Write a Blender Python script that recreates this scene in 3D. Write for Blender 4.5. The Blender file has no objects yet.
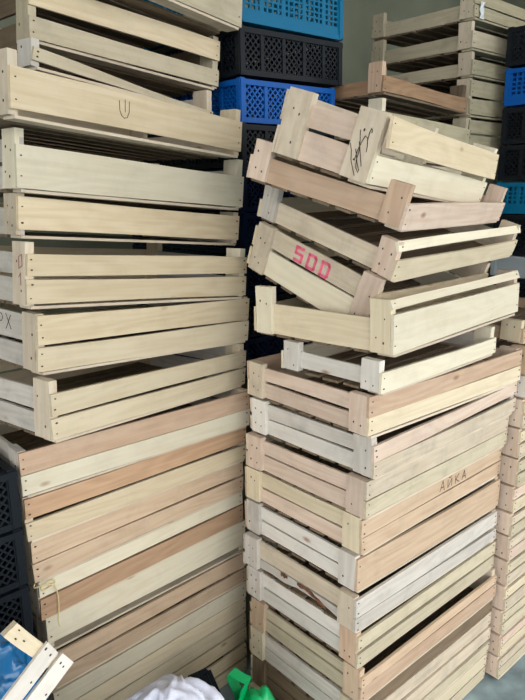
import bpy, bmesh, math, random
from mathutils import Matrix, Vector, noise as mnoise

C = bpy.context.scene.collection
Z0 = 1.481                                   # eye height above the floor
YAW = math.radians(41.6)                     # direction of the rows of stacks
EL = Vector((math.cos(YAW), math.sin(YAW), 0)); ES = Vector((-math.sin(YAW), math.cos(YAW), 0))
ORI = Vector((.22, 1.27, 0))
def uv(u, v, z=0): return ORI + EL*u + ES*v + Vector((0, 0, z))

# ------------------------------------------------------------------ materials
def srgb(r, g, b):
    f = lambda c: (c/12.92 if c <= .04045 else ((c+.055)/1.055)**2.4)
    return (f(r/255), f(g/255), f(b/255), 1)
def new_mat(name):
    m = bpy.data.materials.new(name); m.use_nodes = True
    nt = m.node_tree; b = nt.nodes['Principled BSDF']
    return m, nt, b
def wood(name, col, dark, grain=.5, stain=.25, stain_col=(120, 112, 100), knots=True):
    m, nt, b = new_mat(name); N = nt.nodes.new; L = nt.links.new
    tc = N('ShaderNodeTexCoord'); oi = N('ShaderNodeObjectInfo')
    sc = N('ShaderNodeVectorMath'); sc.operation = 'SCALE'; sc.inputs['Scale'].default_value = 37
    cmb = N('ShaderNodeCombineXYZ')
    for i in range(3): L(oi.outputs['Random'], cmb.inputs[i])
    L(cmb.outputs[0], sc.inputs[0])
    add = N('ShaderNodeVectorMath'); L(tc.outputs['Object'], add.inputs[0]); L(sc.outputs[0], add.inputs[1])
    mp = N('ShaderNodeMapping'); mp.inputs['Scale'].default_value = (3, 60, 60); L(add.outputs[0], mp.inputs[0])
    n1 = N('ShaderNodeTexNoise'); n1.inputs['Scale'].default_value = 1.6; n1.inputs['Detail'].default_value = 5; n1.inputs['Distortion'].default_value = .6
    L(mp.outputs[0], n1.inputs['Vector'])
    # cathedral grain
    mp2 = N('ShaderNodeMapping'); mp2.inputs['Scale'].default_value = (1.6, 9, 9); L(add.outputs[0], mp2.inputs[0])
    n2 = N('ShaderNodeTexNoise'); n2.inputs['Scale'].default_value = 1.5; n2.inputs['Detail'].default_value = 1
    L(mp2.outputs[0], n2.inputs['Vector'])
    mul = N('ShaderNodeMath'); mul.operation = 'MULTIPLY'; mul.inputs[1].default_value = 55; L(n2.outputs['Fac'], mul.inputs[0])
    sn = N('ShaderNodeMath'); sn.operation = 'SINE'; L(mul.outputs[0], sn.inputs[0])
    s2 = N('ShaderNodeMath'); s2.operation = 'MULTIPLY_ADD'; s2.inputs[1].default_value = .10; s2.inputs[2].default_value = 0; L(sn.outputs[0], s2.inputs[0])
    ad = N('ShaderNodeMath'); ad.operation = 'ADD'; L(n1.outputs['Fac'], ad.inputs[0]); L(s2.outputs[0], ad.inputs[1])
    rp = N('ShaderNodeValToRGB'); rp.color_ramp.elements[0].position = .28; rp.color_ramp.elements[1].position = .72-.15*(1-grain)
    rp.color_ramp.elements[0].color = srgb(*[d*grain + c*(1-grain) for c, d in zip(col, dark)]); rp.color_ramp.elements[1].color = srgb(*col)
    L(ad.outputs[0], rp.inputs[0])
    # grey weather stains
    n3 = N('ShaderNodeTexNoise'); n3.inputs['Scale'].default_value = 14; n3.inputs['Detail'].default_value = 9; n3.inputs['Roughness'].default_value = .68; L(add.outputs[0], n3.inputs['Vector'])
    r3 = N('ShaderNodeMapRange'); r3.inputs[1].default_value = .5; r3.inputs[2].default_value = .75; r3.inputs[3].default_value = 0; r3.inputs[4].default_value = stain
    L(n3.outputs['Fac'], r3.inputs[0])
    mx = N('ShaderNodeMix'); mx.data_type = 'RGBA'; L(r3.outputs[0], mx.inputs['Factor']); L(rp.outputs[0], mx.inputs[6]); mx.inputs[7].default_value = srgb(*stain_col)
    last = mx.outputs[2]
    if knots:
        mp4 = N('ShaderNodeMapping'); mp4.inputs['Scale'].default_value = (4.2, 9, 9); L(add.outputs[0], mp4.inputs[0])
        vo = N('ShaderNodeTexVoronoi'); vo.inputs['Scale'].default_value = 1.15; L(mp4.outputs[0], vo.inputs['Vector'])
        rk = N('ShaderNodeMapRange'); rk.inputs[1].default_value = .025; rk.inputs[2].default_value = .085; rk.inputs[3].default_value = .75; rk.inputs[4].default_value = 0
        L(vo.outputs['Distance'], rk.inputs[0])
        mk = N('ShaderNodeMix'); mk.data_type = 'RGBA'; L(rk.outputs[0], mk.inputs['Factor']); L(last, mk.inputs[6]); mk.inputs[7].default_value = srgb(128, 88, 58)
        last = mk.outputs[2]
    hs = N('ShaderNodeHueSaturation'); L(last, hs.inputs['Color'])
    rv = N('ShaderNodeMapRange'); rv.inputs[3].default_value = .88; rv.inputs[4].default_value = 1.10; L(oi.outputs['Random'], rv.inputs[0]); L(rv.outputs[0], hs.inputs['Value'])
    L(hs.outputs[0], b.inputs['Base Color'])
    b.inputs['Roughness'].default_value = .72; b.inputs['Specular IOR Level'].default_value = .25
    bp = N('ShaderNodeBump'); bp.inputs['Strength'].default_value = .25; bp.inputs['Distance'].default_value = .002
    L(n1.outputs['Fac'], bp.inputs['Height']); L(bp.outputs[0], b.inputs['Normal'])
    return m
def plain(name, col, rough=.5, spec=.4, noise=0, nscale=20, alpha=None):
    m, nt, b = new_mat(name); N = nt.nodes.new; L = nt.links.new
    if noise:
        tc = N('ShaderNodeTexCoord'); n = N('ShaderNodeTexNoise'); n.inputs['Scale'].default_value = nscale; n.inputs['Detail'].default_value = 6
        L(tc.outputs['Object'], n.inputs['Vector'])
        rp = N('ShaderNodeValToRGB'); rp.color_ramp.elements[0].position = .3; rp.color_ramp.elements[1].position = .7
        rp.color_ramp.elements[0].color = srgb(*[c*(1-noise) for c in col]); rp.color_ramp.elements[1].color = srgb(*[min(255, c*(1+noise*.5)) for c in col])
        L(n.outputs['Fac'], rp.inputs[0]); L(rp.outputs[0], b.inputs['Base Color'])
    else: b.inputs['Base Color'].default_value = srgb(*col)
    b.inputs['Roughness'].default_value = rough; b.inputs['Specular IOR Level'].default_value = spec
    return m
M = {
 'cream':  wood('cream_wood', (209, 196, 168), (190, 173, 142), .5, .15),
 'cream2': wood('straw_wood', (206, 191, 161), (187, 166, 132), .55, .15),
 'ivory':  wood('ivory_wood', (214, 206, 183), (200, 188, 160), .5, .15),
 'pale':   wood('pale_wood', (203, 190, 168), (180, 163, 140), .55, .5, (142, 134, 122)),
 'pink':   wood('pinkish_wood', (205, 186, 168), (184, 158, 137), .55, .42, (150, 138, 126)),
 'rose':   wood('rosy_brown_wood', (193, 167, 142), (171, 141, 115), .55, .3, (140, 122, 108)),
 'brown':  wood('orange_brown_wood', (182, 151, 121), (158, 125, 96), .6, .15),
 'tan':    wood('tan_wood', (194, 171, 145), (172, 145, 117), .55, .3, (140, 124, 106)),
 'grey':   wood('weathered_grey_wood', (196, 190, 180), (168, 160, 149), .55, .55, (140, 137, 131)),
 'white':  wood('bleached_white_wood', (210, 205, 195), (190, 183, 172), .45, .4, (158, 155, 149)),
 'olive':  wood('dull_straw_wood', (191, 181, 156), (168, 155, 128), .5, .45, (136, 130, 114)),
 'umber':  wood('umber_wood', (164, 134, 104), (132, 102, 76), .6, .3, (96, 84, 70)),
 'dim':    wood('aged_straw_wood', (172, 165, 138), (148, 138, 110), .5, .4, (120, 116, 100)),  # straw wood darkened to stand in for the weak light at the back
 'dusty':  wood('dusty_dark_wood', (118, 102, 82), (90, 75, 58), .6, .4, (84, 80, 72)),  # dark wood, also stands in for shade inside and under crates
}
NAIL = plain('rusty_nail', (62, 48, 40), .6)
INK = plain('black_ink', (38, 34, 38), .6)
PINKP = plain('pink_paint', (226, 104, 132), .6, noise=.18, nscale=60)
REDP = plain('red_crayon', (150, 92, 92), .7)
ROT = plain('rotten_bark', (104, 68, 46), .9, noise=.4, nscale=80)

# ------------------------------------------------------------------ mesh helpers
def link(name, me, parent=None, mats=()):
    o = bpy.data.objects.new(name, me); C.objects.link(o)
    for m in mats: me.materials.append(m)
    if parent: o.parent = parent
    return o
def from_bm(name, bm, mats, parent=None):
    me = bpy.data.meshes.new(name); bmesh.ops.recalc_face_normals(bm, faces=bm.faces) ; bm.to_mesh(me); bm.free()
    return link(name, me, parent, mats)
def bx(bm, x0, x1, y0, y1, z0, z1, mi=0):
    v = [bm.verts.new((x, y, z)) for x in (x0, x1) for y in (y0, y1) for z in (z0, z1)]
    for q in ((0,1,3,2), (4,6,7,5), (0,4,5,1), (2,3,7,6), (0,2,6,4), (1,5,7,3)):
        f = bm.faces.new([v[i] for i in q]); f.material_index = mi
    return v
def bar(bm, a, b, w, t, nrm, mi=0):
    """a box from a to b, width w in the plane, thickness t along nrm"""
    a = Vector(a); b = Vector(b); n = Vector(nrm).normalized(); d = (b-a).normalized(); s = d.cross(n).normalized()
    v = []
    for p in (a, b):
        for i in (-1, 1):
            for j in (-1, 1): v.append(bm.verts.new(p + s*i*w/2 + n*j*t/2))
    for q in ((0,1,3,2), (4,6,7,5), (0,4,5,1), (2,3,7,6), (0,2,6,4), (1,5,7,3)):
        f = bm.faces.new([v[i] for i in q]); f.material_index = mi
def board(rnd, length, thick, width, seg=8, wob=.0012, bow=.0015, nails=None, ragged=0, taper=0, chip=0, skew=.002):
    """a sawn board: X along it, Y its thickness, Z its width; slightly crooked, with skewed ends and nail heads on -Y"""
    bm = bmesh.new(); rings = []
    ph = [rnd.uniform(0, 6.3) for _ in range(4)]; bw = rnd.uniform(-bow, bow); tw = rnd.uniform(-wob, wob)
    sk = [rnd.uniform(-skew, skew) for _ in range(4)]
    for i in range(seg+1):
        t = i/seg; x = (t-.5)*length
        zt = width/2 + wob*math.sin(ph[0]+t*5) + tw*(t-.5)*2 - taper*t
        zb = -width/2 + wob*math.sin(ph[1]+t*4)
        if ragged and 0 < i < seg: zb += rnd.uniform(0, ragged)
        yo = bw*math.sin(math.pi*t)
        dx = (sk[0], sk[1]) if i == 0 else (sk[2], sk[3]) if i == seg else (0, 0)
        if chip and i == seg: zt -= chip
        rings.append([bm.verts.new((x+dx[0], yo-thick/2, zb)), bm.verts.new((x+dx[0], yo+thick/2, zb)),
                      bm.verts.new((x+dx[1], yo+thick/2, zt)), bm.verts.new((x+dx[1], yo-thick/2, zt))])
    for a, b in zip(rings, rings[1:]):
        for k in range(4): bm.faces.new((a[k], a[(k+1) % 4], b[(k+1) % 4], b[k]))
    bm.faces.new(rings[0][::-1]); bm.faces.new(rings[-1])
    bmesh.ops.recalc_face_normals(bm, faces=bm.faces)
    for (nx, nz) in nails or ():
        nx += rnd.uniform(-.002, .002); nz += rnd.uniform(-.003, .003); r = rnd.uniform(.0013, .0022)
        c = [bm.verts.new((nx + 1.5*r*math.cos(a*math.pi/3), -thick/2-.0006, nz + r*math.sin(a*math.pi/3))) for a in range(6)]
        d = [bm.verts.new((v.co.x, -thick/2+.0035, v.co.z)) for v in c]
        bm.faces.new(c).material_index = 1
        for k in range(6): bm.faces.new((c[k], d[k], d[(k+1) % 6], c[(k+1) % 6])).material_index = 1
    me = bpy.data.meshes.new('board'); bm.to_mesh(me); bm.free()
    return me
def rotm(a, b, c):
    ca, sa = math.cos(a), math.sin(a); cb, sb = math.cos(b), math.sin(b); cc, sc = math.cos(c), math.sin(c)
    return Matrix(((ca,-sa,0),(sa,ca,0),(0,0,1))) @ Matrix(((cb,0,-sb),(0,1,0),(sb,0,cb))) @ Matrix(((1,0,0),(0,cc,-sc),(0,sc,cc)))
def root(name, loc, rot3, label, cat, group=None):
    o = bpy.data.objects.new(name, None); C.objects.link(o); o.empty_display_size = .05
    o.matrix_world = Matrix.Translation(Vector(loc) + Vector((0, 0, Z0))) @ rot3.to_4x4()
    o['label'] = label; o['category'] = cat
    if group: o['group'] = group
    return o
def tag(o, label, cat, group=None):
    o['label'] = label; o['category'] = cat
    if group: o['group'] = group
    return o
def struct(o): o['kind'] = 'structure'; return o

# ------------------------------------------------------------------ the wooden crate
R90 = math.pi/2; SX = .010                     # how far the end slats sit behind the posts' faces
def crate(seed, pose, label, group, side, end, post='pale', back=None, far=None, posts=None, nb=7, pw=.05, pt=.018, th=.007,
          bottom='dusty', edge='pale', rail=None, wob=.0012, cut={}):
    """pose = N(x,y,z), yaw, tilt along, tilt across, L, W, h.  Near long side is y=0, near short end is x=0.
    side/end: list of (z0, z1, wood[, dict]) slats."""
    x, y, z, a, b, c, L, W, h = pose
    k_ = 1.028 if 210 <= seed <= 218 else 1
    x, y, z = x*k_, y*k_, z*k_
    rnd = random.Random(seed)
    e = root('wooden_crate', (x, y, z), rotm(a, b, c), label, 'crate', group)
    e.scale = (k_, k_, k_)
    bt = .006
    def put(name, me, mat, loc, rot):
        o = link(name, me, e, (M[mat], NAIL)); o.location = loc; o.rotation_euler = rot; return o
    # corner posts: flat uprights at the short ends
    pm = posts or [post]*4
    for k, (px, py, flip) in enumerate(((0, 0, 0), (0, 1, 0), (1, 0, 1), (1, 1, 1))):
        hh = h-bt-cut.get(k, 0)
        nz = [q for q in ((-hh*.28, -.008), (-hh*.22, .010), (hh*.15, -.010), (hh*.2, .009)) if rnd.random() < .6]
        me = board(rnd, hh-.0012, pt, pw-.001*rnd.random(), 3, .0008, .0004, nz, skew=.0005)
        cx = pt/2 if not px else L-pt/2
        cy = th+pw/2 if not py else W-th-pw/2
        # board X -> up, board -Y -> outward along the crate's long axis
        mt = Matrix(((0, 1, 0), (0, 0, 1), (1, 0, 0))) if not flip else Matrix(((0, -1, 0), (0, 0, -1), (1, 0, 0)))
        if flip: mt = Matrix(((0, -1, 0), (0, 0, 1), (1, 0, 0)))
        o = put('corner_post', me, pm[k], (cx, cy, bt+hh/2), (0, 0, 0)); o.rotation_euler = mt.to_euler() if mt.determinant() > 0 else Matrix(((0, -1, 0), (0, 0, -1), (1, 0, 0))).to_euler()
    # long side slats
    def sides(lst, yy, flip):
        for s in lst:
            z0, z1, m = s[:3]; op = s[3] if len(s) > 3 else {}
            w = z1-z0; l = L + op.get('ext', 0); cx = L/2 + op.get('dx', 0)
            ns = [(sx*(l/2-.009), sz*w*.25) for sx in (-1, 1) for sz in (-1, 1)]
            me = board(rnd, l, th, w-.0008, 10, op.get('wob', wob), op.get('bow', .0015), ns, op.get('ragged', 0), op.get('taper', 0), op.get('chip', 0))
            o = put('side_slat', me, m, (cx, yy+op.get('dy', 0), (z0+z1)/2), (op.get('lean', 0), op.get('tilt', 0), R90*2 if flip else 0))
    sides(side, th/2, False); sides(back or side, W-th/2, True)
    # short end slats, behind the posts
    def ends(lst, xx, flip):
        for s in lst:
            z0, z1, m = s[:3]; op = s[3] if len(s) > 3 else {}
            z0 = .0062 if z0 <= .012 else z0; w = z1-z0; l = W-2*th-.001
            ns = [(sx*(l/2-.075), sz*w*.2) for sx in () for sz in (-1, 1)]
            me = board(rnd, l, th, w-.0008, 8, op.get('wob', .001), .001, ns, op.get('ragged', 0))
            o = put('end_slat', me, m, (xx, W/2, (z0+z1)/2), (0, op.get('tilt', 0), -R90 if not flip else R90))
    ends(end, SX+th/2, False); ends(far or end, L-SX-th/2, True)
    # bottom boards, running lengthwise under everything; all but the edge one darkened to imitate interior shade
    pitch = (W-.004)/nb
    for i in range(nb):
        w = pitch-rnd.uniform(.011, .019)
        l = L-.016-rnd.uniform(0, .006)
        me = board(rnd, l, bt-.0004, w, 4, .001, .0006)
        o = put('bottom_board', me, bottom if i else edge, (L/2, .002+pitch*(i+.5), bt/2), (R90, 0, 0))
        if i == 0: o.location.y = .002+w/2
    if rail:   # narrow flat board nailed across the post tops of the near side
        z0, z1, m, ln, dy = rail
        me = board(rnd, L+.004, th, z1-z0, 10, .001, .003, [(-(L/2-.012), 0), (L/2-.012, 0)])
        put('top_rail', me, m, (L/2, dy, (z0+z1)/2), (ln, 0, 0))
    return e

def ribbon(name, strokes, w, mat, parent, axis, off, label=None):
    """pen or paint strokes lying on a face of the crate; axis 'x': points are (y, z), axis 'y': points are (x, z)"""
    bm = bmesh.new(); t = .0005
    for st in strokes:
        P = [Vector((off, p[0], p[1])) if axis == 'x' else Vector((p[0], off, p[1])) for p in st]
        n = Vector((1, 0, 0)) if axis == 'x' else Vector((0, 1, 0))
        for a, b in zip(P, P[1:]):
            d = (b-a).normalized()*w*.35
            bar(bm, a-d, b+d, w, t, n)
    o = from_bm(name, bm, (mat,), parent)
    if label: o['label'] = label
    return o

# two-slat standard sides of the flat crates (h about .0955)
def two(m1, m2, g=.004, top=.092, lo=.008, mid=.05, **k):
    return [(lo, mid-g/2, m2), (mid+g/2, top, m1)]
P = .0966
GR = 'wooden crates in the right stack'
GL = 'wooden crates in the left stack'
def Rz(i): return -.5145 - P*i

# ---- right stack, lower full-size crates
H = .0955
crate(101, (.2216, 1.2587, Rz(0), .705, 0, 0, .6255, .4013, H), 'full-size wooden crate with rosy brown top board, directly under the small grey-white crate', GR,
      [(.008, .049, 'cream'), (.05, .0935, 'rose')], [(.008, .045, 'pink'), (.051, .086, 'pink')], posts=['pink', 'pale', 'pink', 'pale'])
crate(102, (.2353, 1.2640, Rz(1), .733, 0, 0, .625, .401, H), 'greyish crate with dark gap above its crooked side slats, second full-size one in right stack', GR,
      [(.007, .044, 'pale', dict(tilt=-.012)), (.05, .086, 'pink', dict(ragged=.0, tilt=-.02, wob=.003))], [(.008, .046, 'white'), (.05, .086, 'grey')], posts=['grey', 'white', 'grey', 'pale'])
crate(103, (.2222, 1.2636, Rz(2), .738, 0, 0, .627, .3965, H), 'cream wooden crate directly above the crate marked with black letters in right stack', GR,
      [(.008, .048, 'olive'), (.05, .0935, 'pale')], [(.008, .048, 'pink'), (.052, .088, 'pink')], posts=['pink', 'pink', 'pale', 'pale'])
rd = crate(104, (.2177, 1.2785, Rz(3), .738, 0, 0, .625, .3973, H), 'pinkish brown wooden crate with hand-written black letters on its upper side board', GR,
      [(.006, .046, 'tan'), (.049, .09, 'tan')], [(.006, .044, 'pink'), (.049, .09, 'cream')], posts=['cream', 'cream', 'pink', 'pale'])
x0, z0, s = .309, .0565, .03
L1 = [(.0, 0), (.011, .025), (.02, -.002)]
ribbon('written_letters', [
   [(x0, z0), (x0+.012, z0+.027), (x0+.020, z0-.001)], [(x0+.004, z0+.009), (x0+.017, z0+.009)],
   [(x0+.036, z0+.021), (x0+.036, z0), (x0+.054, z0+.021), (x0+.054, z0)], [(x0+.040, z0+.028), (x0+.045, z0+.025), (x0+.051, z0+.029)],
   [(x0+.072, z0+.022), (x0+.072, z0)], [(x0+.088, z0+.023), (x0+.073, z0+.011), (x0+.09, z0)],
   [(x0+.104, z0), (x0+.114, z0+.024), (x0+.122, z0)], [(x0+.107, z0+.008), (x0+.119, z0+.008)]], .0024, INK, rd, 'y', -.0012, 'black hand-written letters')
crate(105, (.2101, 1.2795, Rz(4), .72, 0, 0, .627, .3956, H), 'wooden crate with one wide orange-tan side board and bluish white end, below the lettered crate', GR,
      [(.008, .088, 'tan')], [(.008, .045, 'white'), (.05, .086, 'white')], posts=['grey', 'grey', 'pale', 'pale'])
rf = crate(106, (.2086, 1.2645, Rz(5), .7247, 0, 0, .6242, .3997, H), 'weathered grey wooden crate with a rotten brown edge along its end slat', GR,
      [(.004, .04, 'grey', dict(tilt=.008)), (.046, .093, 'grey')], [(.007, .036, 'grey', dict(ragged=.012)), (.040, .088, 'pale')], posts=['pale', 'grey', 'pale', 'pale'])
# rotten brown bark along the lower edge of that end
bm = bmesh.new(); rr = random.Random(7)
for y0, y1 in ((.10, .20), (.235, .26)):
    n = 8; pr = None
    for i in range(n+1):
        yy = y0+(y1-y0)*i/n; w = .004+.007*rr.random()*(1 if 0 < i < n else .2)
        zc = .034 - .02*(yy < .16)*(.16-yy)/.06
        q = [bm.verts.new((SX-.0004, yy, zc-w)), bm.verts.new((SX-.0004, yy, zc+w*.6))]
        q += [bm.verts.new((SX-.0014, yy, zc-w)), bm.verts.new((SX-.0014, yy, zc+w*.6))]
        if pr:
            for k in ((0,1), (1,3), (3,2), (2,0)): bm.faces.new((pr[k[0]], pr[k[1]], q[k[1]], q[k[0]]))
        else: bm.faces.new((q[0], q[1], q[3], q[2]))
        pr = q
    bm.faces.new((pr[0], pr[1], pr[3], pr[2]))
from_bm('rotten_patch', bm, (ROT,), rf)['label'] = 'rotten brown patch on the end slat'
crate(107, (.216, 1.268, Rz(6), .728, 0, 0, .62, .398, H), 'wooden crate with bleached white end slats, under the rotten-edged grey crate', GR,
      [(.006, .043, 'olive', dict(tilt=-.008)), (.05, .088, 'olive')], [(.008, .045, 'white'), (.049, .088, 'white')], posts=['rose', 'grey', 'pale', 'pale'])
crate(108, (.226, 1.262, Rz(7), .728, 0, 0, .622, .40, H), 'brown-sided wooden crate under the white-ended one, low in right stack', GR,
      [(.008, .048, 'rose'), (.05, .078, 'tan')], [(.008, .044, 'olive'), (.049, .078, 'olive')], posts=['tan', 'tan', 'pale', 'pale'])
crate(109, (.219, 1.268, Rz(8), .722, 0, 0, .62, .398, H), 'dull grey-brown wooden crate, third from floor in right stack', GR,
      [(.008, .048, 'pale'), (.05, .0935, 'dusty')], [(.008, .046, 'grey'), (.05, .088, 'grey')], posts=['olive']*4)
crate(110, (.224, 1.268, Rz(9), .725, 0, 0, .62, .398, H), 'wooden crate with a sprung broken side slat, second from floor in right stack', GR,
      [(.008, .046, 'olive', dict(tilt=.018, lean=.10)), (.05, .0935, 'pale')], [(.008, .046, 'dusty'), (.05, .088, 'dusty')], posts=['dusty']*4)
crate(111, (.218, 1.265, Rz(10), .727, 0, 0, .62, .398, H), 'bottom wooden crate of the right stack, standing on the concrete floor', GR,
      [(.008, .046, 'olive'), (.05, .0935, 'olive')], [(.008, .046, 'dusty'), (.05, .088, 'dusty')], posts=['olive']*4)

# ---- right stack, odd crates on top
crate(120, (.2443, 1.2601, -.4185, .7564, 0, 0, .489, .29, .0745), 'small shallow grey-white crate on tall posts, below the level wide-board crate', GR,
      [(.006, .048, 'ivory')], [(.014, .053, 'white')], posts=['white', 'white', 'ivory', 'ivory'], nb=5, pw=.047)
crate(121, (.2657, 1.2613, -.3375, .803, .0058, -.0194, .6107, .3955, .12), 'level cream wooden crate with one wide clean side board, holding the tilted 500 crate', GR,
      [(.008, .088, 'ivory')], [(.008, .078, 'cream')], back=[(.008, .07, 'cream')], posts=['cream', 'ivory', 'pink', 'pale'], rail=(.099, .119, 'ivory', -.35, .008))
r4 = crate(122, (.2184, 1.3578, -.3215, .8196, -.02, .3508, .535, .3826, .1418), 'tilted wooden crate with pink number 500 painted on its end', GR,
      [(.012, .058, 'cream2'), (.064, .112, 'cream2')], [(.012, .070, 'ivory'), (.076, .124, 'pale')], posts=['pink', 'pale', 'pale', 'pale'], cut={3: .02, 1: .017})
# 500, square stencilled digits, running from high y to low y
def digit(y, s):
    w, hgt = .021, .031; z = .0795 + s
    L_, R_ = y+w/2, y-w/2
    return L_, R_, z, z+hgt, z+hgt/2
a = digit(.241, .002); st = [[(a[1], a[3]), (a[0], a[3]), (a[0], a[4]+.001), (a[1], a[4]+.001), (a[1], a[2]), (a[0], a[2])]]
for yy in (.200, .159):
    a = digit(yy, 0); st.append([(a[0], a[2]), (a[0], a[3]), (a[1]+.003, a[3]), (a[1], a[3]-.004), (a[1], a[2]+.004), (a[1]+.003, a[2]), (a[0], a[2])])
ribbon('painted_number', st, .0075, PINKP, r4, 'x', SX-.0004, 'pink stencilled number 500')
crate(123, (.2691, 1.3299, -.1925, .7894, .018, .3065, .5757, .4138, .087), 'tilted pale wooden crate with narrow top rail, lying on the 500 crate', GR,
      [(.004, .048, 'cream')], [(.010, .056, 'pale')], posts=['pink', 'grey', 'pale', 'pale'], rail=(.066, .087, 'ivory', -.45, .010), pw=.048)
crate(124, (.269, 1.2543, -.0835, .9323, -.0125, .2724, .6146, .394, .091), 'shallow pinkish wooden crate with single slats and stub posts, cradling the topmost tilted crate', GR,
      [(.004, .056, 'pink')], [(.008, .058, 'rose')], posts=['rose', 'pink', 'pink', 'pink'], pw=.046)
r1 = crate(125, (.2026, 1.2703, .0005, .8966, -.0876, .2942, .5922, .252, .1403), 'topmost tilted pale crate of right stack with black pen scribble on its post', GR,
      [(.006, .066, 'ivory', dict(wob=.002)), (.078, .138, 'cream2', dict(dx=-.006, ext=-.01, lean=-.22, dy=-.013, wob=.002))],
      [(.010, .066, 'pink'), (.074, .118, 'pink')], back=[(.006, .060, 'pale'), (.072, .134, 'pale')], posts=['pale', 'pale', 'ivory', 'ivory'], cut={2: -.012, 3: -.022}, nb=4, pw=.062)
ribbon('pen_scribble', [[(.0657, .0697), (.0587, .058), (.0526, .0402), (.0435, .0271), (.0348, .0146)],
    [(.0522, .0977), (.0466, .0802), (.0414, .0624), (.0409, .0433), (.0366, .029), (.0293, .0224)], [(.0498, .0622), (.0382, .0402), (.0281, .0255)],
    [(.0469, .0763), (.0365, .056), (.0262, .0349)], [(.0454, .0413), (.0448, .0615), (.0418, .0776), (.0383, .0898), (.0318, .0876), (.0272, .0737), (.0251, .0628)],
    [(.0304, .0842), (.0314, .0982), (.0298, .1057), (.0272, .1037), (.0263, .098)]], .0013, INK, r1, 'x', -.0012, 'black pen scribble')

# ---- left stack, lower full-size crates
Q = .1067
def Lz(i): return -.628 - Q*i
HL = .1055
LD = dict(group=GL)
def lcrate(seed, i, N, yaw, label, side, end=None, **k):
    crate(seed, (N[0], N[1], Lz(i), yaw, 0, 0, .627, .398, HL), label, GL, side, end or [(.008, .05, 'grey'), (.056, .098, 'grey')], **k)
lcrate(201, 0, (-.5033, 1.2241), .731, 'crate with rosy brown board over ivory board, uppermost of the level crates in left stack',
       [(.006, .052, 'ivory'), (.053, .1035, 'rose')], posts=['grey', 'pale', 'pale', 'pale'])
lcrate(202, 1, (-.5042, 1.2288), .7528, 'wooden crate with orange-brown board over pale tan board, second level crate in left stack',
       [(.006, .049, 'cream2'), (.057, .104, 'brown')])
lcrate(203, 2, (-.5027, 1.2385), .7819, 'wooden crate with two dull tan boards, third level crate in left stack',
       [(.006, .050, 'tan'), (.054, .104, 'tan', dict(taper=.002))])
lcrate(204, 3, (-.5031, 1.2562), .7903, 'crate with narrow white board over orange-brown board and string at its corner, left stack',
       [(.004, .055, 'brown'), (.060, .101, 'ivory', dict(tilt=.006))])
lcrate(205, 4, (-.506, 1.285), .770, 'wooden crate with one wide ivory side board above a dark gap, left stack',
       [(.024, .101, 'ivory')])
lcrate(206, 5, (-.503, 1.285), .776, 'wooden crate with two greyish brown grained boards, below the wide ivory board in left stack',
       [(.006, .050, 'tan', dict(taper=.004)), (.054, .100, 'tan')])
lcrate(207, 6, (-.503, 1.283), .778, 'pale wooden crate with two cream boards, third from floor in left stack',
       [(.006, .052, 'cream'), (.054, .104, 'ivory')])
lcrate(208, 7, (-.503, 1.287), .778, 'wooden crate with two faded cream boards, second from floor behind the white sack',
       [(.006, .050, 'cream2'), (.054, .102, 'cream')])
lcrate(209, 8, (-.503, 1.284), .778, 'bottom wooden crate of left stack, standing on the floor behind the green plastic',
       [(.006, .048, 'cream2'), (.056, .100, 'cream2')])

# ---- left stack, leaning crates on top
crate(210, (-.4051, 1.1526, -.4749, .9343, -.0573, .0041, .6029, .398, .1248), 'cream crate with wedge of shadow above its boards, lowest of left leaning crates', GL,
      [(.006, .050, 'cream', dict(taper=.0)), (.055, .098, 'cream')], [(.008, .05, 'grey'), (.055, .10, 'grey')], posts=['pale', 'grey', 'cream', 'cream'], cut={2: .010, 3: .012})
l8 = crate(211, (-.4318, 1.185, -.347, .8582, -.0721, .0012, .6028, .398, .1229), 'cream two-board crate with pen letters on its short end, left stack', GL,
      [(.006, .056, 'cream'), (.060, .116, 'cream2')], [(.008, .052, 'grey'), (.058, .112, 'grey')], posts=['pale', 'grey', 'cream', 'cream'], cut={0: .003, 1: .003, 2: .003, 3: .004})
ribbon('pen_letters', [[(.168, .078), (.168, .104), (.155, .104), (.150, .096), (.156, .088), (.168, .089)], [(.137, .106), (.118, .076)], [(.118, .104), (.138, .074)]], .0016, INK, l8, 'x', SX-.0004, 'dark pen letters')
l7 = crate(212, (-.4439, 1.192, -.218, .8218, -.0928, -.0053, .5899, .398, .1274), 'cream two-board crate with faint red crayon figures on its corner post, left stack', GL,
      [(.010, .057, 'cream2'), (.064, .106, 'cream2')], [(.008, .055, 'grey'), (.062, .104, 'grey')], posts=['pale', 'grey', 'ivory', 'cream'])
ribbon('crayon_figures', [[(.030, .098), (.018, .103), (.016, .082), (.029, .076), (.030, .098)], [(.022, .068), (.022, .045)], [(.03, .06), (.022, .068)]], .0014, REDP, l7, 'x', -.0011, 'faint red crayon figures')
crate(213, (-.4753, 1.2645, -.0898, .8261, -.0909, .0009, .612, .398, .0872), 'shallow crate with single narrow knotty cream board, left stack', GL,
      [(.016, .079, 'cream2')], [(.010, .06, 'grey')], posts=['pale', 'grey', 'pale', 'pale'])
crate(214, (-.458, 1.2364, -.0016, .8284, -.0858, .0031, .6071, .398, .1266), 'crate with single wide ivory board, directly under the arrow-marked crate in left stack', GL,
      [(.008, .086, 'ivory')], [(.012, .05, 'grey'), (.056, .10, 'grey')], posts=['ivory', 'grey', 'ivory', 'pale'], cut={0: .010})
l4 = crate(215, (-.4277, 1.1585, .122, .8906, -.0814, .0105, .6024, .398, .1132), 'crate with wide straw board bearing a small black arrow-like pen mark, left stack', GL,
      [(.016, .086, 'cream2')], [(.012, .06, 'pale')], posts=['pale', 'pale', 'cream', 'cream'])
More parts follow.
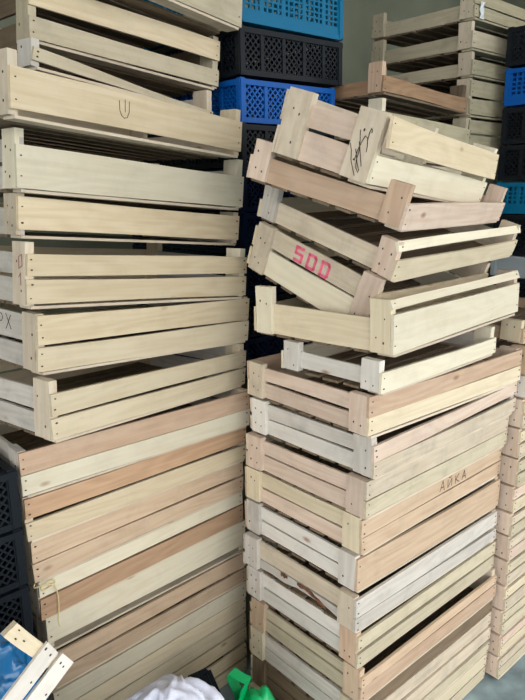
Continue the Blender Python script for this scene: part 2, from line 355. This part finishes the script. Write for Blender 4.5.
ribbon('pen_mark', [[(.231, .068), (.2325, .050), (.237, .041), (.244, .037), (.251, .039), (.256, .050), (.256, .070)], [(.2455, .072), (.246, .049)]], .0013, INK, l4, 'y', -.0012, 'small black pen mark')
crate(216, (-.4481, 1.3585, .2345, .8784, -.0937, .0016, .5109, .398, .0595), 'thin shallow crate with a warped narrow slat, between the arrow-marked crate and the one above', GL,
      [(.004, .024, 'olive', dict(tilt=.058, wob=.003))], [(.010, .04, 'grey')], posts=['white', 'grey', 'pale', 'olive'])
crate(217, (-.4661, 1.4076, .2925, .8127, -.0835, -.0024, .5199, .398, .1328), 'dim straw crate with two boards and a dark gap, second from top of left stack', GL,
      [(.009, .050, 'olive'), (.072, .120, 'cream2')], [(.012, .05, 'dusty'), (.07, .11, 'dusty')], posts=['olive', 'dusty', 'olive', 'olive'])  # short end coloured dark to stand in for its shade
crate(218, (-.4076, 1.2778, .431, .9125, -.0807, 0, .591, .398, .1099), 'topmost crate of left stack, cut off by the top of the photo, its underside showing', GL,
      [(.007, .104, 'olive')], [(.012, .06, 'olive')], posts=['olive']*4)

# string knotted round the corner of the white-and-brown crate
def tube(name, pts, r, mat, label=None, cat=None):
    P = []
    for k in range(len(pts)-1):
        p = [Vector(pts[max(0, min(len(pts)-1, k+d))]) for d in (-1, 0, 1, 2)]
        for t in (0, .25, .5, .75):
            P.append(.5*(2*p[1] + (p[2]-p[0])*t + (2*p[0]-5*p[1]+4*p[2]-p[3])*t*t + (3*p[1]-p[0]-3*p[2]+p[3])*t**3))
    P.append(Vector(pts[-1])); bm = bmesh.new(); prev = None
    for k, p in enumerate(P):
        d = (P[min(k+1, len(P)-1)]-P[max(k-1, 0)]).normalized(); a_ = d.orthogonal().normalized() if prev is None else (na - d*na.dot(d)).normalized()
        na = a_; b_ = d.cross(a_)
        ring = [bm.verts.new(p + (a_*math.cos(t*math.pi/3) + b_*math.sin(t*math.pi/3))*r) for t in range(6)]
        if prev:
            for t in range(6): bm.faces.new((prev[t], prev[(t+1) % 6], ring[(t+1) % 6], ring[t]))
        else: bm.faces.new(ring[::-1])
        prev = ring
    bm.faces.new(prev)
    o = from_bm(name, bm, (mat,))
    if label: tag(o, label, cat)
    return o

# ---- crates beyond, at the right edge
GRR = 'wooden crates at the right edge'
lv = [-.569, -.655, -.745, -.832, -.915, -.99, -1.07, -1.155, -1.24, -1.325, -1.40]
words = ['pink-posted crate uppermost but one level, at right edge of photo beside rosy-topped crate',
 'crate at right edge beside the greyish crate with crooked slats',
 'crate at right edge beside the cream crate above the lettered one',
 'crate at right edge level with the black letters', 'crate at right edge just below the level of the black letters',
 'crate at right edge beside the orange-tan wide board', 'crate at right edge beside the weathered grey crate',
 'crate at right edge beside the far end of the white-ended crate', 'crate at right edge, third from the blue-grey floor',
 'crate at right edge, second from the blue-grey floor', 'lowest crate at right edge, standing on the blue-grey floor']
rb = lv[1:] + [-1.481]
for i, (zt, zb) in enumerate(zip(lv, rb)):
    h = zt-zb-.001; rnd = random.Random(300+i)
    cs = ['pink', 'pale', 'pale', 'olive', 'cream', 'olive']
    crate(300+i, (.720+rnd.uniform(-.002, .002), 1.671+rnd.uniform(-.002, .002), zb, YAW+rnd.uniform(-.006, .006), 0, 0, .545, .398, h), words[i], GRR,
          [(.008, h*.50, cs[(i+1) % 6]), (h*.57, h-.006, cs[(i+3) % 6])], [(.008, h*.48, 'pink'), (h*.56, h-.008, 'pink')], posts=['pink', 'pink', 'pale', 'pale'], nb=6)
crate(320, (.723, 1.673, -.568, YAW+.006, 0, 0, .545, .398, .066), 'shallow whitish crate at right edge below the one with a leaning post', GRR,
      [(.006, .052, 'white')], [(.008, .05, 'pale')], posts=['white', 'pale', 'pale', 'pale'], nb=6)
crate(321, (.724, 1.674, -.5015, YAW, 0, 0, .545, .385, .080), 'shallow dark-edged crate at right edge, second from top', GRR,
      [(.006, .040, 'dusty')], [(.008, .05, 'pale')], posts=['tan', 'pale', 'pale', 'pale'], nb=6)
crate(322, (.710, 1.700, -.4180, .7469, 0, .0, .525, .385, .066), 'topmost wooden crate at right edge, with a broad cream post, behind the level wide-board crate', GRR,
      [(.006, .045, 'tan')], [(.008, .04, 'tan')], posts=['cream', 'cream', 'pale', 'pale'], nb=6, pw=.058)

# ---- background stack, top right
GB = 'wooden crates in the background stack'
bu, bv = 1.064, .455
bl = [(.540, .09, 'background crate cut off by top of photo, a scrap of clear film on its side', 'dim'),
      (.447, .092, 'background crate second from top, directly under the one with the scrap of film', 'olive'),
      (.364, .082, 'background crate third from top, with single pale slats and dark underside', 'dim'),
      (.236, .126, 'deeper background crate with two side slats, behind the reddish tilted tray', 'dim'),
      (.125, .110, 'lowest visible background crate, behind the topmost tilted crate of the right stack', 'dim')]
for i, (z, h, lab, m) in enumerate(bl):
    p = uv(bu+(-.012, -.008, .0, .0, .004)[i], bv+(0, .002, 0, 0, 0)[i], z)
    sd = [(.008, h*.66, m)] if i in (1, 2) else [(.008, h*.47, m), (h*.52, h-.008, 'dim')]
    e = crate(400+i, (p.x, p.y, p.z, YAW, 0, 0, .62, .43, h-.0015), lab, GB, sd, [(.008, h*.58, 'olive')], posts=['pale', 'olive', 'dim', 'dim'], bottom='dusty', edge='dim')
    if i == 0:
        bm = bmesh.new()
        g = [[bm.verts.new((.025+.008*x+.003*math.sin(zz*2), -.004-.003*((x+zz) % 2), .004+.013*zz)) for x in range(4)] for zz in range(5)]
        for a_, b_ in zip(g, g[1:]):
            for k in range(3): bm.faces.new((a_[k], a_[k+1], b_[k+1], b_[k]))
        fm = plain('clear_film', (214, 222, 222), .15, .6)
        o = from_bm('plastic_film', bm, (fm,), e); sm = o.modifiers.new('thick', 'SOLIDIFY'); sm.thickness = .0008
        o['label'] = 'scrap of shiny clear film'
# the two tilted trays between the stacks
GT = 'tilted trays between the stacks'
crate(410, (.3555, 1.9900, .2675, .7532, -.049, 0, .470, .392, .0922), 'reddish brown tilted tray wedged in front of the background stack', GT,
      [(.006, .050, 'umber', dict(wob=.003))], [(.006, .046, 'umber')], posts=['rose', 'rose', 'dusty', 'dusty'], bottom='dusty', edge='dusty', pw=.05)
crate(411, (.354, 1.972, .1446, .7435, -.0526, 0, .485, .395, .1119), 'dim straw crate with white post under the reddish tray', GT,
      [(.006, .075, 'dim')], [(.008, .07, 'dim')], posts=['ivory', 'olive', 'olive', 'olive'], bottom='dusty')
crate(412, (.354, 1.972, .040, .7435, -.0526, 0, .485, .395, .102), 'dark half-hidden crate below the dim straw crate with white post', GT,
      [(.006, .045, 'olive'), (.05, .09, 'olive')], [(.008, .07, 'olive')], posts=['olive']*4, bottom='dusty')

# ------------------------------------------------------------------ plastic crates
PL = {'light': plain('light_blue_plastic', (0, 102, 140), .45, .2), 'blue': plain('royal_blue_plastic', (4, 82, 160), .45, .2),
      'black': plain('black_plastic', (16, 22, 28), .5, .2), 'navy': plain('navy_plastic', (12, 28, 54), .5, .2), 'grey': plain('pale_grey_plastic', (160, 170, 176), .5, .3)}
def wall_mesh(kind, length, h):
    """one latticed wall: X along, Z up, thin in Y"""
    bm = bmesh.new(); t = .006; n = (0, 1, 0)
    bx(bm, 0, length, -t, t, 0, .014); bx(bm, 0, length, -t-.003, t+.003, h-.014, h)
    if kind == 'grid':
        bx(bm, 0, length, -t*.6, t*.6, .014, .03)
        k = int(length/.02)
        for i in range(k+1):
            x = length*i/k; wide = (i % 4) == 0
            bx(bm, max(0, x-(.0075 if wide else .003)), min(length, x+(.0075 if wide else .003)), -t*.5, t*.5, .014, h-.01)
        zz = .03
        while zz < h-.018:
            bx(bm, 0, length, -t*.4, t*.4, zz, zz+.005); zz += .0145
    elif kind == 'solid':
        bx(bm, 0, length, -t*.5, t*.5, .01, h-.01)
    else:
        nd = max(3, round(length/.085)); 
        for i in range(nd+1):
            x = length*i/nd; bx(bm, max(0, x-.006), min(length, x+.006), -t, t, .01, h-.01)
        z0, z1 = .014, h-.014; hh = z1-z0; stp = .019
        x = -hh
        while x < length:
            for sgn in (1, -1):
                a = (x, z0) if sgn > 0 else (x, z1); b = (x+hh, z1) if sgn > 0 else (x+hh, z0)
                # clip to the wall's length
                (ax, az), (bx_, bz) = a, b
                if ax < 0: az += (0-ax)*(bz-az)/(bx_-ax); ax = 0
                if bx_ > length: bz = az+(length-ax)*(bz-az)/(bx_-ax); bx_ = length
                if bx_-ax > .004: bar(bm, (ax, 0, az), (bx_, 0, bz), .004, .006, n)
            x += stp
        bx(bm, 0, length, .001, .002, z1-.001, z1) 
    me = bpy.data.meshes.new('wall'); bmesh.ops.recalc_face_normals(bm, faces=bm.faces); bm.to_mesh(me); bm.free(); return me
cache = {}
def cached(key, fn, mat):
    if key not in cache:
        me = fn(); me.materials.append(mat); cache[key] = me
    return cache[key]
def plastic(kind, col, pos, yaw, a, b, h, label, group, tilt=(0, 0)):
    """a along local x, b along local y"""
    e = root('plastic_crate', pos, rotm(yaw, *tilt), label, 'crate', group); m = PL[col]
    for nm, ln, loc, rz in (('side_wall', a, (0, .006, 0), 0), ('side_wall', a, (0, b-.006, 0), 0), ('end_wall', b, (.006, 0, 0), R90), ('end_wall', b, (a-.006, 0, 0), R90)):
        o = link(nm, cached((kind, col, round(ln, 3), round(h, 3)), lambda: wall_mesh(kind, ln, h), m), e); o.location = loc; o.rotation_euler = (0, 0, rz)
    def base():
        bm = bmesh.new(); bx(bm, .012, a-.012, .012, b-.012, .002, .008)
        for i in range(1, 9): bx(bm, .012, a-.012, b*i/9-.003, b*i/9+.003, .008, .012)
        me = bpy.data.meshes.new('base'); bm.to_mesh(me); bm.free(); return me
    link('base', cached(('base', col, a, b), base, m), e)
    def post():
        bm = bmesh.new(); bx(bm, -.011, .011, -.011, .011, 0, h+.004); bmesh.ops.bevel(bm, geom=bm.edges[:], offset=.003, segments=2, affect='EDGES')
        me = bpy.data.meshes.new('post'); bm.to_mesh(me); bm.free(); return me
    for px in (.009, a-.009):
        for py in (.009, b-.009):
            o = link('corner_post', cached(('post', col, round(h, 3)), post, m), e); o.location = (px, py, 0)
    return e
GP = 'plastic crates in the back middle stack'
pb = [(.426, .15, 'grid', 'light', .0136, 'light blue square-grid plastic crate above black one at top middle'),
      (.296, .118, 'diamond', 'black', .022, 'black diamond-mesh plastic crate between light blue and royal blue crates at top middle'),
      (.176, .110, 'diamond', 'blue', .0136, 'royal blue diamond-mesh plastic crate behind topmost tilted wooden crate'),
      (.060, .112, 'diamond', 'black', 0, 'black plastic crate directly under the royal blue one, in the gap between stacks'),
      (-.061, .116, 'diamond', 'navy', 0, 'navy plastic crate in the gap, second below the royal blue one'),
      (-.182, .116, 'diamond', 'navy', 0, 'navy plastic crate in the gap, third below the royal blue one'),
      (-.303, .116, 'diamond', 'navy', 0, 'navy plastic crate in the gap beside the level wide-board crate'),
      (-.424, .116, 'diamond', 'black', 0, 'black plastic crate in the gap behind the small grey-white crate'),
      (-.545, .116, 'diamond', 'navy', 0, 'lowest navy plastic crate in the gap between left and right stacks')]
for z, h, k, c, tl, lab in pb:
    p = uv(.163, .595, z)
    plastic(k, c, p, YAW, .403 if z > .29 else .372, .60, h, lab, GP, (tl, 0))
GQ = 'plastic crates in the right edge stack'
pr = [(.402, .12, 'diamond', 'black', 0, 'black mesh plastic crate at top right corner, above the dark blue grid crate', .02),
      (.275, .118, 'grid', 'blue', 0, 'dark blue grid plastic crate at upper right edge', 0),
      (.148, .118, 'diamond', 'black', 0, 'black plastic crate under the dark blue grid crate at right edge', 0),
      (.024, .118, 'diamond', 'black', 0, 'black plastic crate above the light blue grid crate at right edge', 0),
      (-.090, .106, 'grid', 'light', 0, 'light blue grid plastic crate at right edge, behind the shallow pinkish crate', 0),
      (-.235, .140, 'diamond', 'black', 0, 'black plastic crate between light blue crate and pale grey one at right edge', 0),
      (-.315, .075, 'solid', 'grey', 0, 'pale grey shallow plastic box at right edge', 0),
      (-.430, .11, 'diamond', 'black', 0, 'black plastic crate just under the pale grey box at right edge', 0),
      (-.545, .11, 'diamond', 'navy', 0, 'lowest navy plastic crate of right edge stack, behind the broad cream post', 0)]
base = Vector((.695, 1.662, 0)) + EL*.586 + ES*.03
for z, h, k, c, tl, lab, tw in pr:
    p = base + Vector((0, 0, z))
    plastic(k, c, p, YAW+tw, .60, .40, h, lab, GQ)
GK = 'black plastic crates left of the left stack'
kl = ['topmost black plastic crate beside left stack at left edge', 'second black plastic crate from top at left edge', 'third black plastic crate from top at left edge',
      'black plastic crate at left edge, just above the top of the blue bag', 'black plastic crate at left edge, topmost of those behind the blue bag',
      'black plastic crate at left edge behind the blue bag', 'bottom black plastic crate at left edge on the floor']
for i in range(7):  # made-up stack: fills the dark area and shades the left stack's short ends
    p = uv(-.985, .43, -.680-.1335*i)
    plastic('diamond', 'black', p, YAW+.01, .40, .60, .127, kl[i], GK)

# ------------------------------------------------------------------ loose things in the foreground
# broken crate leaning in the lower left corner
pch = math.radians(14.1)
RT = Vector((1, 0, 0)); UP = Vector((0, math.sin(pch), math.cos(pch))); FW = Vector((0, math.cos(pch), -math.sin(pch)))
xl = (EL*.82 + UP*.64).normalized()
zl = (EL*-.86 + UP*.62); zl = (zl - xl*zl.dot(xl)).normalized(); yl = zl.cross(xl)
Fp = (FW + RT*((70-262.5)/640) + UP*((350-660)/640))*1.08
Lb_ = 1.06
Nn = Fp - xl*Lb_
rot = Matrix((xl, yl, zl)).transposed()
eul = rot
e = root('broken_crate_side', (0, 0, 0), Matrix.Identity(3), 'broken white crate side of two slats on a batten, leaning in the lower left corner', 'crate side')
e.matrix_world = Matrix.Translation(Nn + Vector((0, 0, Z0))) @ rot.to_4x4()
rnd = random.Random(500)
def pboard(name, l, th, w, mat, loc, ry, nails=()):
    o = link(name, board(rnd, l, th, w, 8, .0012, .0015, nails), e, (M[mat], NAIL)); o.location = loc; o.rotation_euler = (0, ry, 0); return o
for z in (.014, .050):
    pboard('side_slat', Lb_, .007, .029, 'white', (Lb_/2, 0, z), 0, [(Lb_/2-.010, .006), (Lb_/2-.013, -.006), (Lb_/2-.06, -.008)])
pboard('batten', .128, .016, .026, 'cream', (Lb_-.017, .0125, .064), -R90, [(.045, .004), (.05, -.006), (.03, 0)])
pboard('batten', .128, .016, .026, 'cream', (.017, .0125, .064), -R90)
pboard('side_slat', Lb_-.10, .007, .034, 'grey', (Lb_/2-.05, .03, .094), 0)

def blob(name, centre, rad, mat, seed, amp, freq, sub=5, wrinkle=.02, wf=14, flat=None, fine=.0):
    """a soft bag: a rounded body with ridged creases running mostly up and down"""
    bm = bmesh.new(); bmesh.ops.create_icosphere(bm, subdivisions=sub, radius=1)
    off = Vector((seed*3.1, seed*1.7, seed*.9))
    for v in bm.verts:
        d = v.co.normalized()
        n = mnoise.fractal(d*freq+off, .9, 2.0, 3)*amp
        p = Vector((d.x*wf*.5, d.y*wf*.5, d.z*wf*.22)) + off*3
        p += Vector((mnoise.noise(d*3+off), mnoise.noise(d*3+off*2), 0))*.9
        w = (1-abs(mnoise.noise(p)))**5*wrinkle - (1-abs(mnoise.noise(p*.6+off)))**7*wrinkle*.8
        if fine: w += (1-abs(mnoise.noise(d*wf*1.3+off)))**4*fine
        r = 1+n+w*3
        v.co = Vector((d.x*rad[0]*r, d.y*rad[1]*r, d.z*rad[2]*r))
        if flat is not None and v.co.z < flat: v.co.z = flat
    for f in bm.faces: f.smooth = True
    o = from_bm(name, bm, (mat,)); o.location = Vector(centre) + Vector((0, 0, Z0)); return o
BAG = plain('blue_plastic_film', (8, 98, 152), .2, .7)
SACK = plain('white_woven_sack', (204, 208, 222), .6, .3, noise=.05, nscale=300)
GRN = plain('green_plastic', (0, 168, 96), .35, .5)
b = blob('plastic_bag', (-.615, .930, -1.15), (.235, .10, .44), BAG, 2, .10, 1.6, 6, .030, 12, -.331, .009); b.rotation_euler = (0, 0, YAW)
tag(b, 'crumpled bright blue plastic bag at lower left edge behind the broken white crate', 'bag')
s = blob('sack', (-.19, 1.085, -1.235), (.160, .125, .268), SACK, 5, .05, 1.0, 6, .020, 2.6, -.246, .0)
tag(s, 'white woven sack bulging up at bottom middle of the photo', 'sack')

# floor, walls, roof
FLOOR = plain('worn_concrete_floor', (128, 146, 150), .8, .2, noise=.3, nscale=9)
WALLM = plain('grey_plaster_wall', (126, 130, 112), .9, .2, noise=.12, nscale=3)
CEIL = plain('dark_roof_boards', (92, 88, 78), .9, .2, noise=.2, nscale=5)
U0, U1, V0, V1 = -2.4, 3.2, -3.2, 1.62
def slab(name, pts, z0, z1, mat):
    bm = bmesh.new(); lo = [bm.verts.new(p + Vector((0, 0, z0+Z0))) for p in pts]; hi = [bm.verts.new(p + Vector((0, 0, z1+Z0))) for p in pts]
    n = len(pts); bm.faces.new(lo[::-1]); bm.faces.new(hi)
    for i in range(n): bm.faces.new((lo[i], lo[(i+1) % n], hi[(i+1) % n], hi[i]))
    return struct(from_bm(name, bm, (mat,)))
def rect(u0, u1, v0, v1): return [uv(u0, v0), uv(u1, v0), uv(u1, v1), uv(u0, v1)]
slab('floor', rect(U0-6, U1+6, V0-8, V1+.1), -1.581, -1.4825, FLOOR)
slab('wall_back', rect(U0, U1, V1, V1+.1), -1.4825, 1.5, WALLM)
slab('wall_left', rect(U0-.1, U0, .2, V1+.1), -1.4825, 1.5, WALLM)
slab('wall_right', rect(U1, U1+.1, -1.6, V1), -1.4825, 1.5, WALLM)
slab('ceiling', rect(U0-.1, U1+.1, -2.4, V1+.1), 1.5, 1.6, CEIL)
# low concrete platform the rear stacks stand on
slab('trim_1', [uv(.14, .47), uv(1.245, .47), uv(1.245, -.02), uv(2.1, -.02), uv(2.1, V1), uv(.14, V1)], -1.4825, -.5465, WALLM)
slab('trim_2', rect(.60, 1.04, .48, 1.0), -.5465, .012, WALLM)
slab('trim_3', rect(1.08, 1.70, .48, 1.0), -.5465, .123, WALLM)

# green plastic piece: folded strap standing up from a crumpled sheet
def ray(px, py, d): return (FW + RT*((px-262.5)/640) + UP*((350-py)/640))*d + Vector((0, 0, Z0))
g = blob('plastic_bag', (-.012, 1.325, -1.345), (.066, .055, .145), GRN, 9, .12, 2.0, 4, .03, 12, -.136)
tag(g, 'green plastic bag with an upright handle at bottom middle, beside the white sack', 'bag')
bm = bmesh.new()
pts = [ray(237, 716, 1.56), ray(236, 704, 1.56), ray(239, 692, 1.56), ray(243, 684, 1.565), ray(235, 680, 1.57), ray(226, 674, 1.58), ray(224, 677, 1.585), ray(226, 683, 1.59), ray(231, 693, 1.595), ray(233, 704, 1.60), ray(236, 716, 1.60)]
nrm = (FW*.8 + RT*.5).normalized()
ws = .03
top = []; 
for q in pts:
    top.append([bm.verts.new(q - FW*.0 + nrm*0), bm.verts.new(q + nrm*ws + UP*.004)])
for a_, b_ in zip(top, top[1:]): bm.faces.new((a_[0], a_[1], b_[1], b_[0]))
hd = from_bm('handle', bm, (GRN,)); md = hd.modifiers.new('thick', 'SOLIDIFY'); md.thickness = .003
hd.parent = g; hd.matrix_parent_inverse = Matrix.Translation(g.location).inverted()
# black plastic tray edge behind the sack
bm = bmesh.new(); bx(bm, -.035, .035, -.012, .012, -.135, .135); 
bmesh.ops.bevel(bm, geom=bm.edges[:], offset=.01, segments=3, affect='EDGES')
BLK = PL['black']
t = from_bm('plastic_board', bm, (BLK,)); c0 = ray(198, 670, 1.67); t.rotation_euler = (math.radians(-10), math.radians(-20), math.radians(10))
Rm = t.rotation_euler.to_matrix(); t.location = c0 - Rm @ Vector((.01, 0, .135))
tag(t, 'rounded black plastic board leaning behind the white sack', 'board')
# pale string hanging at the left corner of the white-and-brown crate
rp = plain('pale_string', (214, 198, 150), .8)
o = Matrix.Translation(Vector((-.5031, 1.2562, Lz(3)+Z0))) @ rotm(.7903, 0, 0).to_4x4()
tube('string', [o @ Vector(p) for p in ((-.006, .004, .100), (-.012, -.004, .097), (.004, -.010, .098), (.030, -.006, .098), (.036, -.005, .088), (.010, -.004, .080), (.004, -.005, .092), (.030, -.006, .085), (.040, -.005, .06), (.040, -.0045, .02), (.036, -.004, -.015), (.040, -.004, -.03))], .0016, rp,
     'pale string looped round the left corner of the white-and-brown-boarded crate', 'string')

# ------------------------------------------------------------------ light and camera
w = bpy.data.worlds.new('sky'); bpy.context.scene.world = w; w.use_nodes = True
bg = w.node_tree.nodes['Background']; bg.inputs[0].default_value = (.99, .98, .98, 1); bg.inputs[1].default_value = 3.45
cam = bpy.data.cameras.new('camera'); co = bpy.data.objects.new('camera', cam); C.objects.link(co)
cam.sensor_fit = 'HORIZONTAL'; cam.sensor_width = 36; cam.lens = 640/525*36; cam.clip_start = .02
co.matrix_world = Matrix.Translation((0, 0, Z0)) @ Matrix.Rotation(math.radians(90-14.1), 4, 'X') @ Matrix.Rotation(-math.radians(.41), 4, 'Z')
sc = bpy.context.scene; sc.camera = co
sc.view_settings.view_transform = 'Standard'; sc.view_settings.look = 'None'; sc.view_settings.gamma = 1; sc.view_settings.exposure = 0
